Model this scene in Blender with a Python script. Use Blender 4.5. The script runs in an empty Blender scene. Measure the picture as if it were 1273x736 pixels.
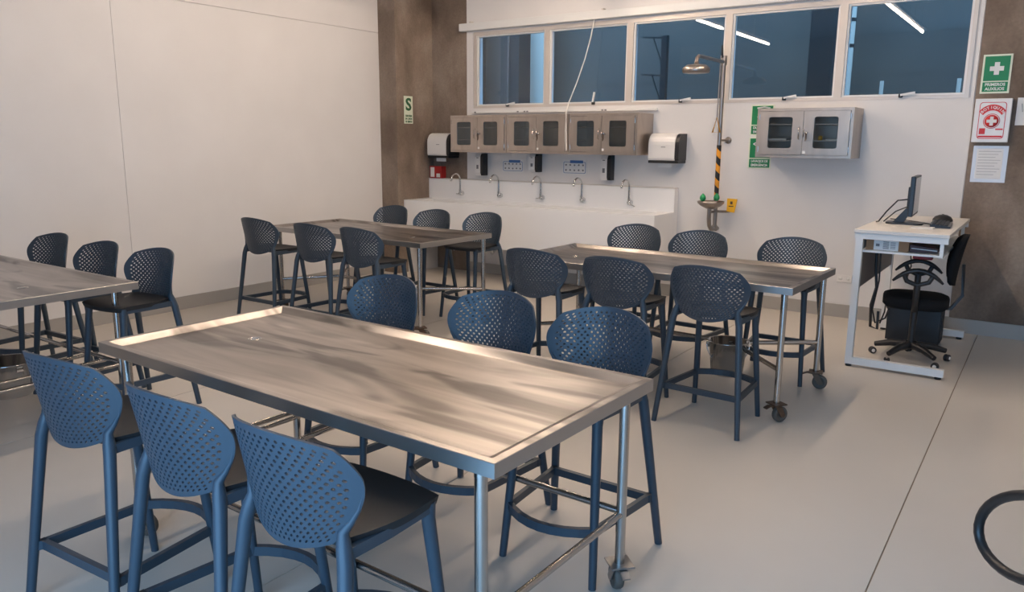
import bpy, bmesh, math, random
from mathutils import Vector, Matrix
random.seed(7)
SC = bpy.context.scene
COL = SC.collection
pi = math.pi

# ------------------------------------------------------------------ camera
FPX, YAW, PITCH, ROLL, EYE = 969.035, 0.6034, 0.1973, 0.0067, 1.7066
fw = Vector((-math.sin(YAW)*math.cos(PITCH), math.cos(YAW)*math.cos(PITCH), -math.sin(PITCH)))
rt = Vector((math.cos(YAW), math.sin(YAW), 0))
up = rt.cross(fw)
r2 = math.cos(ROLL)*rt + math.sin(ROLL)*up
u2 = -math.sin(ROLL)*rt + math.cos(ROLL)*up
cam = bpy.data.cameras.new('camera')
camo = bpy.data.objects.new('camera', cam)
COL.objects.link(camo)
camo.matrix_world = Matrix(((r2.x, u2.x, -fw.x, 0), (r2.y, u2.y, -fw.y, 0), (r2.z, u2.z, -fw.z, EYE), (0, 0, 0, 1)))
cam.sensor_fit = 'HORIZONTAL'
cam.sensor_width = 36.0
cam.lens = 36.0*FPX/1273.0
cam.clip_start = 0.05
SC.camera = camo

# ------------------------------------------------------------------ world: dusk sky
W = bpy.data.worlds.new('dusk_sky')
SC.world = W
W.use_nodes = True
bg = W.node_tree.nodes['Background']
bg.inputs[0].default_value = (0.30, 0.60, 1.0, 1)
bg.inputs[1].default_value = 6.2
LAMP_STRENGTH = 100.0
LAMP_COLOUR = (1.0, 0.78, 0.60, 1)

SC.view_settings.view_transform = 'Standard'
SC.view_settings.look = 'None'
SC.view_settings.exposure = 0.0
SC.view_settings.gamma = 1.0
SC.view_settings.use_curve_mapping = False

# ------------------------------------------------------------------ materials
MATS = {}
def pmat(name, col, rough=0.5, metal=0.0, spec=0.5, coat=0.0):
    m = bpy.data.materials.new(name)
    m.use_nodes = True
    b = m.node_tree.nodes['Principled BSDF']
    b.inputs['Base Color'].default_value = (*col, 1)
    b.inputs['Roughness'].default_value = rough
    b.inputs['Metallic'].default_value = metal
    b.inputs['Specular IOR Level'].default_value = spec
    if coat: b.inputs['Coat Weight'].default_value = coat
    MATS[name] = m
    return m
def nodes(m): return m.node_tree.nodes, m.node_tree.links, m.node_tree.nodes['Principled BSDF']
def noise_mix(m, c1, c2, scale=(1, 1, 1), nscale=4.0, detail=6.0, lo=0.35, hi=0.65, rough=None, bump=0.0, coords='Object', dist=0.0):
    n, l, b = nodes(m)
    tc = n.new('ShaderNodeTexCoord'); mp = n.new('ShaderNodeMapping')
    mp.inputs['Scale'].default_value = scale
    l.new(tc.outputs[coords], mp.inputs['Vector'])
    nz = n.new('ShaderNodeTexNoise')
    nz.inputs['Scale'].default_value = nscale; nz.inputs['Detail'].default_value = detail; nz.inputs['Distortion'].default_value = dist
    l.new(mp.outputs[0], nz.inputs['Vector'])
    rp = n.new('ShaderNodeValToRGB')
    rp.color_ramp.elements[0].position = lo; rp.color_ramp.elements[0].color = (*c1, 1)
    rp.color_ramp.elements[1].position = hi; rp.color_ramp.elements[1].color = (*c2, 1)
    l.new(nz.outputs['Fac'], rp.inputs['Fac'])
    l.new(rp.outputs['Color'], b.inputs['Base Color'])
    if rough:
        mr = n.new('ShaderNodeMapRange')
        mr.inputs['From Min'].default_value = 0.3; mr.inputs['From Max'].default_value = 0.7
        mr.inputs['To Min'].default_value = rough[0]; mr.inputs['To Max'].default_value = rough[1]
        l.new(nz.outputs['Fac'], mr.inputs['Value']); l.new(mr.outputs[0], b.inputs['Roughness'])
    if bump:
        bp = n.new('ShaderNodeBump'); bp.inputs['Strength'].default_value = bump; bp.inputs['Distance'].default_value = 0.01
        l.new(nz.outputs['Fac'], bp.inputs['Height']); l.new(bp.outputs[0], b.inputs['Normal'])
    return nz, rp

wallm = pmat('white_wall_paint', (.74, .72, .70), .55)
noise_mix(wallm, (.72, .70, .68), (.76, .74, .72), nscale=1.2, bump=.03)
ceilm = pmat('white_ceiling_paint', (.75, .74, .72), .8)
floorm = pmat('beige_epoxy_floor', (.47, .42, .36), .3, spec=.35)
noise_mix(floorm, (.53, .485, .43), (.59, .545, .485), nscale=.8, detail=8, lo=.3, hi=.7, rough=(.28, .42))
jointm = pmat('brown_floor_joint', (.24, .18, .12), .8)
basem = pmat('grey_cove_base', (.38, .36, .33), .45)
conc = pmat('raw_concrete', (.2, .15, .115), .8)
def concrete(m, c1, c2, c3):
    n, l, b = nodes(m)
    tc = n.new('ShaderNodeTexCoord'); mp = n.new('ShaderNodeMapping'); mp.inputs['Scale'].default_value = (1.5, 1.5, .9)
    l.new(tc.outputs['Object'], mp.inputs['Vector'])
    n1 = n.new('ShaderNodeTexNoise'); n1.inputs['Scale'].default_value = 1.6; n1.inputs['Detail'].default_value = 8; n1.inputs['Distortion'].default_value = .25
    l.new(mp.outputs[0], n1.inputs['Vector'])
    rp = n.new('ShaderNodeValToRGB')
    e = rp.color_ramp.elements
    e[0].position = .3; e[0].color = (*c1, 1); e[1].position = .72; e[1].color = (*c3, 1)
    k = e.new(.5); k.color = (*c2, 1)
    l.new(n1.outputs['Fac'], rp.inputs['Fac'])
    n2 = n.new('ShaderNodeTexNoise'); n2.inputs['Scale'].default_value = 45; n2.inputs['Detail'].default_value = 4
    l.new(tc.outputs['Object'], n2.inputs['Vector'])
    mx = n.new('ShaderNodeMixRGB'); mx.blend_type = 'OVERLAY'; mx.inputs['Fac'].default_value = .3
    l.new(rp.outputs['Color'], mx.inputs[1]); l.new(n2.outputs['Color'], mx.inputs[2])
    bw = n.new('ShaderNodeRGBToBW'); l.new(n2.outputs['Color'], bw.inputs[0]); l.new(bw.outputs[0], mx.inputs[2])
    l.new(mx.outputs[0], b.inputs['Base Color'])
    bp = n.new('ShaderNodeBump'); bp.inputs['Strength'].default_value = .25; bp.inputs['Distance'].default_value = .01
    l.new(n2.outputs['Fac'], bp.inputs['Height']); l.new(bp.outputs[0], b.inputs['Normal'])
concrete(conc, (.13, .093, .068), (.21, .158, .120), (.32, .258, .205))

def steel(name, c1, c2, r, stretch, det=7):
    m = pmat(name, c1, .3, 1.0)
    n, l, b = nodes(m)
    tc = n.new('ShaderNodeTexCoord'); mp = n.new('ShaderNodeMapping'); mp.inputs['Scale'].default_value = stretch
    l.new(tc.outputs['Object'], mp.inputs['Vector'])
    nz = n.new('ShaderNodeTexNoise'); nz.inputs['Scale'].default_value = 3.0; nz.inputs['Detail'].default_value = det; nz.inputs['Distortion'].default_value = .8
    l.new(mp.outputs[0], nz.inputs['Vector'])
    rp = n.new('ShaderNodeValToRGB')
    rp.color_ramp.elements[0].position = .22; rp.color_ramp.elements[0].color = (*c1, 1)
    rp.color_ramp.elements[1].position = .78; rp.color_ramp.elements[1].color = (*c2, 1)
    l.new(nz.outputs['Fac'], rp.inputs['Fac']); l.new(rp.outputs[0], b.inputs['Base Color'])
    mr = n.new('ShaderNodeMapRange'); mr.inputs['From Min'].default_value = .15; mr.inputs['From Max'].default_value = .85
    mr.inputs['To Min'].default_value = r[0]; mr.inputs['To Max'].default_value = r[1]
    l.new(nz.outputs['Fac'], mr.inputs['Value']); l.new(mr.outputs[0], b.inputs['Roughness'])
    return m
steel_top = steel('worn_stainless_tray', (.20, .18, .165), (.60, .55, .51), (.26, .34), (.3, 2.4, .4), 3.0)  # streak contrast imitates dark reflections on the steel
def paint_reflections(m):  # dark sweeping reflections multiplied into the tray's base colour
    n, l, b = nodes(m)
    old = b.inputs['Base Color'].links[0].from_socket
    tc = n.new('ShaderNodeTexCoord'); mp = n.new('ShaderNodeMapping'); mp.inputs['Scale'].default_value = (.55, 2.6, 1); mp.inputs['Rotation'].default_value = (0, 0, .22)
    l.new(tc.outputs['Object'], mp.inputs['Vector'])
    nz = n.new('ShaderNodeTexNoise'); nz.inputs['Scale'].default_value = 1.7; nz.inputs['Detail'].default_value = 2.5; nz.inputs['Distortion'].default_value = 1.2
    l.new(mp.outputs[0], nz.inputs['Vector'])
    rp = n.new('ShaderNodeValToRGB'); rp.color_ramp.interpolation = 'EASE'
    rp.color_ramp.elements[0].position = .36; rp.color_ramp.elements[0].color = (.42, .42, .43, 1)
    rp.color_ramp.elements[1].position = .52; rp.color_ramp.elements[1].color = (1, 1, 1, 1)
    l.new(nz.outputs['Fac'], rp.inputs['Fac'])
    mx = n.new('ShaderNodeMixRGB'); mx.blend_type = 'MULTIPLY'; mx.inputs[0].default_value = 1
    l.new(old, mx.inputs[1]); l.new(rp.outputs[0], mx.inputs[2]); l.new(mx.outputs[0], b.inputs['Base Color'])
paint_reflections(steel_top)
steel_cab = steel('brushed_stainless_cabinet', (.42, .36, .31), (.56, .49, .43), (.34, .46), (3, 3, .6))
apronm = pmat('dull_stainless_edge', (.46, .44, .42), .42, 1.0)
showerm = pmat('satin_shower_steel', (.36, .32, .29), .36, 1.0)
steel_tube = pmat('stainless_tube', (.50, .47, .44), .24, 1.0)
steel_shine = pmat('polished_stainless', (.62, .59, .56), .12, 1.0)
chrome = pmat('chrome', (.72, .72, .72), .08, 1.0)
dark_metal = pmat('rusty_dark_caster_metal', (.14, .09, .06), .5, .7)
galv = pmat('galvanised_caster_metal', (.34, .33, .32), .4, .9)
rubber = pmat('dark_rubber', (.02, .02, .022), .6)
grey_rubber = pmat('grey_wheel_rubber', (.10, .085, .07), .6)
stoolm = pmat('slate_blue_grey_plastic', (.035, .053, .072), .42, spec=.5)
seatm = pmat('charcoal_seat_plastic', (.020, .020, .021), .55, spec=.35)
blackp = pmat('black_plastic', (.012, .012, .013), .4)
blackf = pmat('black_fabric', (.010, .010, .011), .9, spec=.2)
whitep = pmat('white_plastic', (.78, .76, .73), .3)
whitegloss = pmat('white_counter_laminate', (.88, .875, .865), .3)
frame_al = pmat('pale_aluminium_frame', (.62, .57, .52), .42, .25)
whitemet = pmat('white_powder_coat', (.74, .74, .72), .4)
desk_lam = pmat('pale_desk_laminate', (.70, .66, .60), .4)
desk_panel = pmat('grey_modesty_panel', (.17, .15, .14), .5)
cardb = pmat('brown_cardboard', (.34, .19, .10), .8)
redp = pmat('red_plastic', (.36, .018, .018), .4)
redink = pmat('red_print', (.62, .03, .03), .5)
greens = pmat('safety_green', (.0, .20, .065), .45)
greenp = pmat('green_cap_plastic', (.01, .28, .09), .4)
greendk = pmat('dark_green_print', (.01, .10, .03), .5)
lumi = pmat('pale_luminous_sign', (.72, .77, .62), .5)
paper = pmat('white_paper', (.78, .77, .75), .6)
sleeve = pmat('glossy_plastic_sleeve', (.62, .60, .58), .12)
ink = pmat('grey_print', (.18, .18, .19), .6)
blueink = pmat('blue_print', (.06, .17, .40), .5)
yellowp = pmat('yellow_plastic', (.85, .45, .02), .4)
orangep = pmat('amber_pull_handle', (.80, .38, .02), .4)
screenm = pmat('dark_screen', (.03, .03, .035), .15)
whitecord = pmat('white_cord', (.70, .67, .62), .6)
tagm = pmat('white_sticker', (.80, .79, .76), .5)
ext_wall = pmat('painted_outside_wall', (.08, .08, .07), .8)
noise_mix(ext_wall, (.050, .039, .030), (.075, .057, .041), nscale=.7, detail=5)
ext_pale = pmat('pale_outside_plaster', (.42, .36, .29), .8)  # pipe colour, also used to paint the sky gap and reflection streaks
ext_dark = pmat('dark_outside_concrete', (.006, .005, .004), .9)
soil = pmat('outside_paving', (.12, .12, .12), .9)

# black and amber hazard stripes
hz = pmat('hazard_stripes', (.8, .35, .02), .5)
n, l, b = nodes(hz)
tc = n.new('ShaderNodeTexCoord'); sp = n.new('ShaderNodeSeparateXYZ'); l.new(tc.outputs['Object'], sp.inputs[0])
a1 = n.new('ShaderNodeMath'); a1.operation = 'MULTIPLY'; a1.inputs[1].default_value = 1.0; l.new(sp.outputs['X'], a1.inputs[0])
a2 = n.new('ShaderNodeMath'); a2.operation = 'ADD'; l.new(a1.outputs[0], a2.inputs[0]); l.new(sp.outputs['Z'], a2.inputs[1])
a3 = n.new('ShaderNodeMath'); a3.operation = 'MULTIPLY'; a3.inputs[1].default_value = 6.6; l.new(a2.outputs[0], a3.inputs[0])
a4 = n.new('ShaderNodeMath'); a4.operation = 'FRACT'; l.new(a3.outputs[0], a4.inputs[0])
a5 = n.new('ShaderNodeMath'); a5.operation = 'GREATER_THAN'; a5.inputs[1].default_value = .5; l.new(a4.outputs[0], a5.inputs[0])
mx = n.new('ShaderNodeMixRGB'); mx.inputs[1].default_value = (.85, .34, .02, 1); mx.inputs[2].default_value = (.01, .01, .01, 1)
l.new(a5.outputs[0], mx.inputs[0]); l.new(mx.outputs[0], b.inputs['Base Color'])

def glass_mat(name, tint, rough=0.0):
    m = bpy.data.materials.new(name); m.use_nodes = True
    n, l = m.node_tree.nodes, m.node_tree.links
    n.remove(n['Principled BSDF'])
    out = n['Material Output']
    tr = n.new('ShaderNodeBsdfTransparent'); tr.inputs[0].default_value = (*tint, 1)
    gl = n.new('ShaderNodeBsdfGlossy'); gl.inputs['Roughness'].default_value = rough
    fr = n.new('ShaderNodeFresnel'); fr.inputs[0].default_value = 1.5
    mx = n.new('ShaderNodeMixShader')
    l.new(fr.outputs[0], mx.inputs[0]); l.new(tr.outputs[0], mx.inputs[1]); l.new(gl.outputs[0], mx.inputs[2])
    l.new(mx.outputs[0], out.inputs['Surface'])
    MATS[name] = m
    return m
glassm = glass_mat('window_glass', (.86, .92, .96))
cabglass = glass_mat('cabinet_glass', (.80, .82, .82))

lampm = bpy.data.materials.new('fluorescent_tube'); lampm.use_nodes = True
n = lampm.node_tree.nodes; l = lampm.node_tree.links
n.remove(n['Principled BSDF'])
em = n.new('ShaderNodeEmission'); em.inputs[0].default_value = LAMP_COLOUR; em.inputs[1].default_value = LAMP_STRENGTH
l.new(em.outputs[0], n['Material Output'].inputs['Surface'])

# ------------------------------------------------------------------ mesh builder
class MB:
    def __init__(s): s.v = []; s.f = []; s.sm = []
    def add(s, vs, fs, smooth=False):
        o = len(s.v); s.v += [tuple(v) for v in vs]
        for f in fs: s.f.append(tuple(i+o for i in f)); s.sm.append(smooth)
        return s
    def box(s, x0, x1, y0, y1, z0, z1, bev=0.0):
        if bev <= 0:
            vs = [(x, y, z) for z in (z0, z1) for y in (y0, y1) for x in (x0, x1)]
            return s.add(vs, [(0, 2, 3, 1), (4, 5, 7, 6), (0, 1, 5, 4), (2, 6, 7, 3), (0, 4, 6, 2), (1, 3, 7, 5)])
        bm = bmesh.new()
        bmesh.ops.create_cube(bm, size=1)
        for v in bm.verts:
            v.co = Vector(((x0+x1)/2+v.co.x*(x1-x0), (y0+y1)/2+v.co.y*(y1-y0), (z0+z1)/2+v.co.z*(z1-z0)))
        bmesh.ops.bevel(bm, geom=bm.edges[:], offset=bev, segments=2, profile=.6, affect='EDGES')
        s.add([v.co[:] for v in bm.verts], [[v.index for v in f.verts] for f in bm.faces]); bm.free()
        return s
    def tube(s, pts, rad, n=10, flat=1.0, caps=True, closed=False, upv=None):
        pts = [Vector(p) for p in pts]; k = len(pts)
        rs = rad if isinstance(rad, (list, tuple)) else [rad]*k
        vs = []; prev = None
        for i, p in enumerate(pts):
            if closed: t = pts[(i+1) % k]-pts[i-1]
            else: t = pts[min(i+1, k-1)]-pts[max(i-1, 0)]
            t.normalize()
            if prev is None:
                a = Vector(upv) if upv else (Vector((0, 0, 1)) if abs(t.z) < .9 else Vector((0, 1, 0)))
            else: a = prev
            u = (a-t*a.dot(t)).normalized(); w = t.cross(u); prev = u
            for j in range(n):
                an = 2*pi*j/n
                vs.append(p+u*math.cos(an)*rs[i]*flat+w*math.sin(an)*rs[i])
        fs = []
        for i in range(k if closed else k-1):
            for j in range(n):
                fs.append((i*n+j, i*n+(j+1) % n, ((i+1) % k)*n+(j+1) % n, ((i+1) % k)*n+j))
        s.add(vs, fs, True)
        if caps and not closed:
            s.add(vs[:n], [tuple(range(n-1, -1, -1))]); s.add(vs[-n:], [tuple(range(n))])
        return s
    def bar(s, pts, w, h):                     # rectangular section swept along a path (w sideways, h vertical)
        pts = [Vector(p) for p in pts]; k = len(pts); vs = []
        for i, p in enumerate(pts):
            t = (pts[min(i+1, k-1)]-pts[max(i-1, 0)]).normalized()
            side = t.cross(Vector((0, 0, 1)))
            side = side.normalized() if side.length > 1e-6 else Vector((1, 0, 0))
            u = side.cross(t).normalized()
            for a, c in ((-1, -1), (1, -1), (1, 1), (-1, 1)): vs.append(p+side*a*w/2+u*c*h/2)
        fs = []
        for i in range(k-1):
            for j in range(4): fs.append((i*4+j, i*4+(j+1) % 4, i*4+4+(j+1) % 4, i*4+4+j))
        fs += [(3, 2, 1, 0), tuple(range(4*k-4, 4*k))]
        return s.add(vs, fs)
    def lathe(s, prof, n=24, c=(0, 0, 0), axis='z', smooth=True, arc=None):
        vs = []
        for r, z in prof:
            for j in range(n):
                a = 2*pi*j/n
                q = (r*math.cos(a), r*math.sin(a), z)
                if axis == 'x': q = (q[2], q[0], q[1])
                if axis == 'y': q = (q[0], q[2], q[1])
                vs.append((c[0]+q[0], c[1]+q[1], c[2]+q[2]))
        fs = []
        for i in range(len(prof)-1):
            for j in range(n): fs.append((i*n+j, i*n+(j+1) % n, (i+1)*n+(j+1) % n, (i+1)*n+j))
        return s.add(vs, fs, smooth)
    def prism(s, poly, d0, d1, plane='xz'):    # polygon extruded along the third axis
        k = len(poly)
        def P(a, b, d): return {'xz': (a, d, b), 'xy': (a, b, d), 'yz': (d, a, b)}[plane]
        vs = [P(a, b, d0) for a, b in poly]+[P(a, b, d1) for a, b in poly]
        fs = [tuple(range(k)), tuple(range(2*k-1, k-1, -1))]+[(i, i+k, (i+1) % k+k, (i+1) % k) for i in range(k)]
        return s.add(vs, fs)
    def ring(s, outer, inner, d0, d1, plane='xz'):   # flat frame with a hole, both loops of equal length
        k = len(outer)
        def P(a, b, d): return {'xz': (a, d, b), 'xy': (a, b, d), 'yz': (d, a, b)}[plane]
        vs = [P(a, b, d) for d in (d0, d1) for lp in (outer, inner) for a, b in lp]
        fs = []
        for i in range(k):
            j = (i+1) % k
            fs += [(i, j, k+j, k+i), (2*k+j, 2*k+i, 3*k+i, 3*k+j), (j, i, 2*k+i, 2*k+j), (k+i, k+j, 3*k+j, 3*k+i)]
        return s.add(vs, fs)
    def mesh(s, name, mat):
        me = bpy.data.meshes.new(name); me.from_pydata(s.v, [], s.f)
        me.polygons.foreach_set('use_smooth', s.sm)
        bm = bmesh.new(); bm.from_mesh(me); bmesh.ops.recalc_face_normals(bm, faces=bm.faces[:]); bm.to_mesh(me); bm.free()
        me.materials.append(mat); me.update()
        return me
    def build(s, name, mat, parent=None, loc=None):
        return link(name, s.mesh(name, mat), parent, loc)
def link(name, me, parent=None, loc=None):
    o = bpy.data.objects.new(name, me); COL.objects.link(o)
    if parent: o.parent = parent
    if loc: o.location = loc
    return o
def tag(o, label, cat, group=None, kind=None):
    o['label'] = label; o['category'] = cat
    if group: o['group'] = group
    if kind: o['kind'] = kind
    return o
def struct(o, label, cat):
    return tag(o, label, cat, kind='structure')
def empty(name, loc=(0, 0, 0), rz=0):
    o = bpy.data.objects.new(name, None); COL.objects.link(o); o.location = loc; o.rotation_euler = (0, 0, rz)
    o.empty_display_size = .1
    return o
def copy_tree(o, parent=None):
    c = o.copy(); COL.objects.link(c)
    if parent: c.parent = parent
    for ch in list(o.children): copy_tree(ch, c)
    return c
def rrect(x0, x1, z0, z1, r, n=4):
    out = []
    for cx, cz, a0 in ((x1-r, z0+r, -pi/2), (x1-r, z1-r, 0), (x0+r, z1-r, pi/2), (x0+r, z0+r, pi)):
        for i in range(n+1):
            a = a0+pi/2*i/n; out.append((cx+r*math.cos(a), cz+r*math.sin(a)))
    return out
def rect_like(x0, x1, z0, z1, n=4):            # rectangle with as many points as rrect, corners repeated along the edges
    out = []
    for (cx, cz), d in (((x1, z0), 0), ((x1, z1), 1), ((x0, z1), 2), ((x0, z0), 3)):
        for i in range(n+1):
            t = (i-n/2)/(n/2)*min(x1-x0, z1-z0)*.08
            if d == 0: p = (cx+min(0, t), cz+max(0, t))
            if d == 1: p = (cx-max(0, t), cz+min(0, t))
            if d == 2: p = (cx-min(0, t), cz-max(0, t))
            if d == 3: p = (cx+max(0, t), cz-min(0, t))
            out.append(p)
    return out
def text(name, body, size, mat, parent, loc, rot=(pi/2, 0, 0), depth=.0012, width=None, bold=0.0):
    cu = bpy.data.curves.new(name, 'FONT'); cu.body = body; cu.size = size; cu.extrude = depth; cu.offset = bold
    cu.align_x = 'CENTER'; cu.align_y = 'CENTER'; cu.resolution_u = 3
    t = bpy.data.objects.new(name, cu); COL.objects.link(t)
    dg = bpy.context.evaluated_depsgraph_get()
    me = bpy.data.meshes.new_from_object(t.evaluated_get(dg))
    bpy.data.objects.remove(t); bpy.data.curves.remove(cu)
    if width:
        xs = [v.co.x for v in me.vertices]
        k = width/(max(xs)-min(xs))
        for v in me.vertices: v.co.x *= k
    me.materials.clear(); me.materials.append(mat); me.name = name
    o = link(name, me, parent, loc); o.rotation_euler = rot
    return o

# ------------------------------------------------------------------ the room
XL, YB, XR, YF, ZC = -7.15, 8.10, 3.6, -.6, 3.75
fl = MB().box(XL-.2, XR+.2, YF-.2, YB+.2, -.12, -.004).build('floor', jointm)
struct(fl, 'beige epoxy floor with thin brown joint lines', 'floor')
JXS = [XL-.2, -4.722, -2.355, -.42, 1.9, XR+.2]
for a, b in zip(JXS[:-1], JXS[1:]): MB().box(a+.003, b-.003, YF-.2, YB+.2, -.004, 0).build('floor_slab', floorm, fl)
struct(MB().box(XL-.2, XR+.2, YF-.2, YB+.2, ZC, ZC+.15).build('ceiling', ceilm), 'plain white ceiling above the lamps', 'ceiling')

wl = MB().box(XL-.2, XL-.018, YF-.2, YB+.2, 0, ZC).build('wall_left', jointm)
struct(wl, 'large white panelled wall with thin joints', 'wall')
for (ya, yb) in ((YF, 0.30), (.304, 3.998), (4.002, 7.42)):
    for (za, zb) in ((0, 3.003), (3.007, ZC)):
        MB().box(XL-.018, XL, ya, yb, za, zb).build('wall_panel', wallm, wl)
# concrete column in the corner and concrete strip of the back wall
struct(MB().box(XL-.02, -6.87, 7.40, YB+.2, 0, ZC).box(-6.8705, -6.868, 7.40, 7.407, 0, ZC).build('column', conc), 'stained raw concrete column in the corner', 'column')
# opening of the window band
WX0, WX1, WZ0, WZ1 = -6.20, -.700, 2.10, 3.02
wb = MB()
wb.box(-6.30, -.665, YB, YB+.2, 0, WZ0)
wb.box(-6.30, -.665, YB, YB+.2, WZ1, ZC)
wb.box(-6.30, WX0, YB, YB+.2, WZ0, WZ1)
wb.box(WX1, -.665, YB, YB+.2, WZ0, WZ1)
wb.box(1.3, XR, YB, YB+.2, 0, ZC)
struct(wb.build('wall_back', wallm), 'white back wall below and above the window band', 'wall')
struct(MB().box(-6.87, -6.30, YB, YB+.2, 0, ZC).build('concrete_wall_strip', conc), 'brown concrete strip between column and window band', 'wall')
struct(MB().box(-.665, 1.3, YB-.02, YB+.2, 0, ZC).build('pillar', conc), 'brown concrete pillar carrying the first aid signs', 'pillar')
struct(MB().box(XR, XR+.2, YF, YB, 0, ZC).build('wall_right', wallm), 'white side wall outside the view', 'wall')
wf = MB()
OX0, OX1, OZ0, OZ1 = -2.5, .8, .02, 2.6
wf.box(XL, OX0, YF-.2, YF, 0, ZC).box(OX1, XR, YF-.2, YF, 0, ZC).box(OX0, OX1, YF-.2, YF, 0, OZ0).box(OX0, OX1, YF-.2, YF, OZ1, ZC)
struct(wf.build('wall_front', wallm), 'white wall behind the viewer with a wide opening', 'wall')
dayl = bpy.data.lights.new('window_portal', 'AREA'); dayl.shape = 'RECTANGLE'; dayl.size = OX1-OX0; dayl.size_y = OZ1-OZ0
dayl.cycles.is_portal = True
dlo = bpy.data.objects.new('window_portal', dayl); COL.objects.link(dlo)
dlo.location = ((OX0+OX1)/2, YF-.1, (OZ0+OZ1)/2); dlo.rotation_euler = (pi/2, 0, 0)

def cove(name, pts, lab):
    struct(MB().bar(pts, .016, .13).build(name, basem), lab, 'baseboard')
cove('baseboard_left', [(XL+.008, YF, .065), (XL+.008, 7.40, .065)], 'grey baseboard along the white panelled wall')
cove('baseboard_back', [(-6.30, YB-.008, .065), (-.665, YB-.008, .065)], 'grey baseboard along the back wall')
cove('baseboard_right', [(-.665, YB-.028, .065), (1.3, YB-.028, .065)], 'pale baseboard at the foot of the concrete pillar')
# plaster edge and cables at the pillar edge
struct(MB().tube([(-.672, YB-.012, 3.0), (-.676, YB-.012, 2.1), (-.668, YB-.012, 1.8), (-.675, YB-.012, 1.2), (-.67, YB-.012, .14)], .006, 6).build('trim_1', wallm),
       'thin white cable run down the pillar edge', 'trim')

# windows
WE = [-6.18, -5.105, -4.025, -2.918, -1.815, -.715]
wlab = ['first window pane from the concrete corner', 'second window, crossed by the white blind cord', 'window behind the shower head',
        'window between shower pole and right cabinet edge', 'last window, beside the concrete pillar']
latch_x = [-5.66, -4.46, -3.40, -2.31, -1.26]
for i in range(5):
    x0, x1 = WE[i], WE[i+1]
    fr = MB().ring([(x0, WZ0), (x1, WZ0), (x1, WZ1), (x0, WZ1)], [(x0+.035, WZ0+.03), (x1-.035, WZ0+.03), (x1-.035, WZ1-.045), (x0+.035, WZ1-.045)], YB-.004, YB+.09).build('window_%d' % (i+1), frame_al)
    struct(fr, 'pale aluminium framed ' + wlab[i], 'window')
    MB().ring([(x0+.035, WZ0+.03), (x1-.035, WZ0+.03), (x1-.035, WZ1-.045), (x0+.035, WZ1-.045)],
              [(x0+.055, WZ0+.047), (x1-.055, WZ0+.047), (x1-.055, WZ1-.062), (x0+.055, WZ1-.062)], YB+.015, YB+.07).build('sash', whitemet, fr)
    MB().box(x0+.05, x1-.05, YB+.038, YB+.044, WZ0+.042, WZ1-.057).build('pane', glassm, fr)
    la = MB().box(latch_x[i]-.018, latch_x[i]+.018, YB-.03, YB-.004, WZ0+.012, WZ0+.045, .006).build('latch', blackp, fr)
    if i == 1: MB().bar([(latch_x[i], YB-.03, WZ0+.04), (latch_x[i]+.02, YB-.03, WZ0+.15)], .016, .02).build('latch_handle', whitemet, la)
    else: MB().bar([(latch_x[i], YB-.035, WZ0+.035), (latch_x[i]+.12, YB-.035, WZ0+.055)], .016, .018).build('latch_handle', whitemet, la)
struct(MB().ring([(WX0, WZ0), (WX1, WZ0), (WX1, WZ1), (WX0, WZ1)], [(WE[0], WZ0+.001), (WE[5], WZ0+.001), (WE[5], WZ1-.001), (WE[0], WZ1-.001)], YB+.01, YB+.12).build('trim_2', frame_al),
       'aluminium edge around the whole window band', 'trim')
bl = MB().box(-6.36, -.68, YB-.085, YB-.002, 3.035, 3.125, .008).build('blind_box', whitemet)
tag(bl, 'long white roller blind box above the windows', 'blind')
for x in (-6.2, -4.35, -2.6, -1.0): MB().box(x-.012, x+.012, YB-.06, YB-.002, 3.125, 3.145).build('bracket', frame_al, bl)
cd = MB()
cpts = [(-4.45, YB-.06, 3.04), (-4.47, YB-.09, 2.85), (-4.52, YB-.13, 2.6), (-4.575, YB-.2, 2.35), (-4.60, YB-.33, 2.12), (-4.585, YB-.405, 2.01), (-4.578, YB-.412, 1.9), (-4.572, YB-.412, 1.75), (-4.568, YB-.412, 1.60)]
cd.tube(cpts, .0065, 6)
cd.tube([(-4.575, YB-.413, 1.99), (-4.588, YB-.413, 1.85), (-4.585, YB-.413, 1.7), (-4.572, YB-.413, 1.61)], .004, 6)
cd.build('pull_cord', whitecord, bl)['label'] = 'thin white cord hanging over the steel cabinets'
rw = MB().box(-6.18, -3.66, YB-.05, YB-.001, 2.035, 2.062, .004).build('cable_raceway', whitemet)
tag(rw, 'white cable raceway between windows and the steel wall cabinets', 'raceway')
for x in (-6.13, -5.48, -5.38, -5.34, -4.32, -4.28): MB().box(x-.012, x+.012, YB-.056, YB-.05, 2.04, 2.056).build('clip', ink, rw)

# outside
struct(MB().box(-14, 6, 10.9, 11.1, -.5, 5.5).build('exterior_wall', ext_wall), 'blue grey wall seen outside the windows', 'wall')
struct(MB().box(-14, 6, YB+.2, 10.9, -.6, -.5).build('ground', soil), 'paved yard outside the windows', 'ground')
struct(MB().box(-14, 6, 10.82, 10.9, -.5, 2.50).build('exterior_ledge', ext_wall), 'low plinth along the outside wall', 'wall')
oc = MB().box(-7.27, -6.93, 10.2, 10.55, -.5, 5.0).build('exterior_column', ext_dark)
struct(oc, 'dark column outside the first window', 'column')
MB().tube([(-7.10, 10.17, 0), (-7.11, 10.17, 2.4), (-7.09, 10.17, 5)], .012, 6).build('cable', ext_wall, oc)
MB().box(-7.36, -7.27, 10.25, 10.35, 2.40, 2.46).build('bracket', ext_dark, oc)
struct(MB().box(-8.35, -7.92, 10.3, 10.7, -.5, 5.0).build('exterior_column', ext_dark), 'dark column at the far edge of the first window', 'column')
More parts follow.
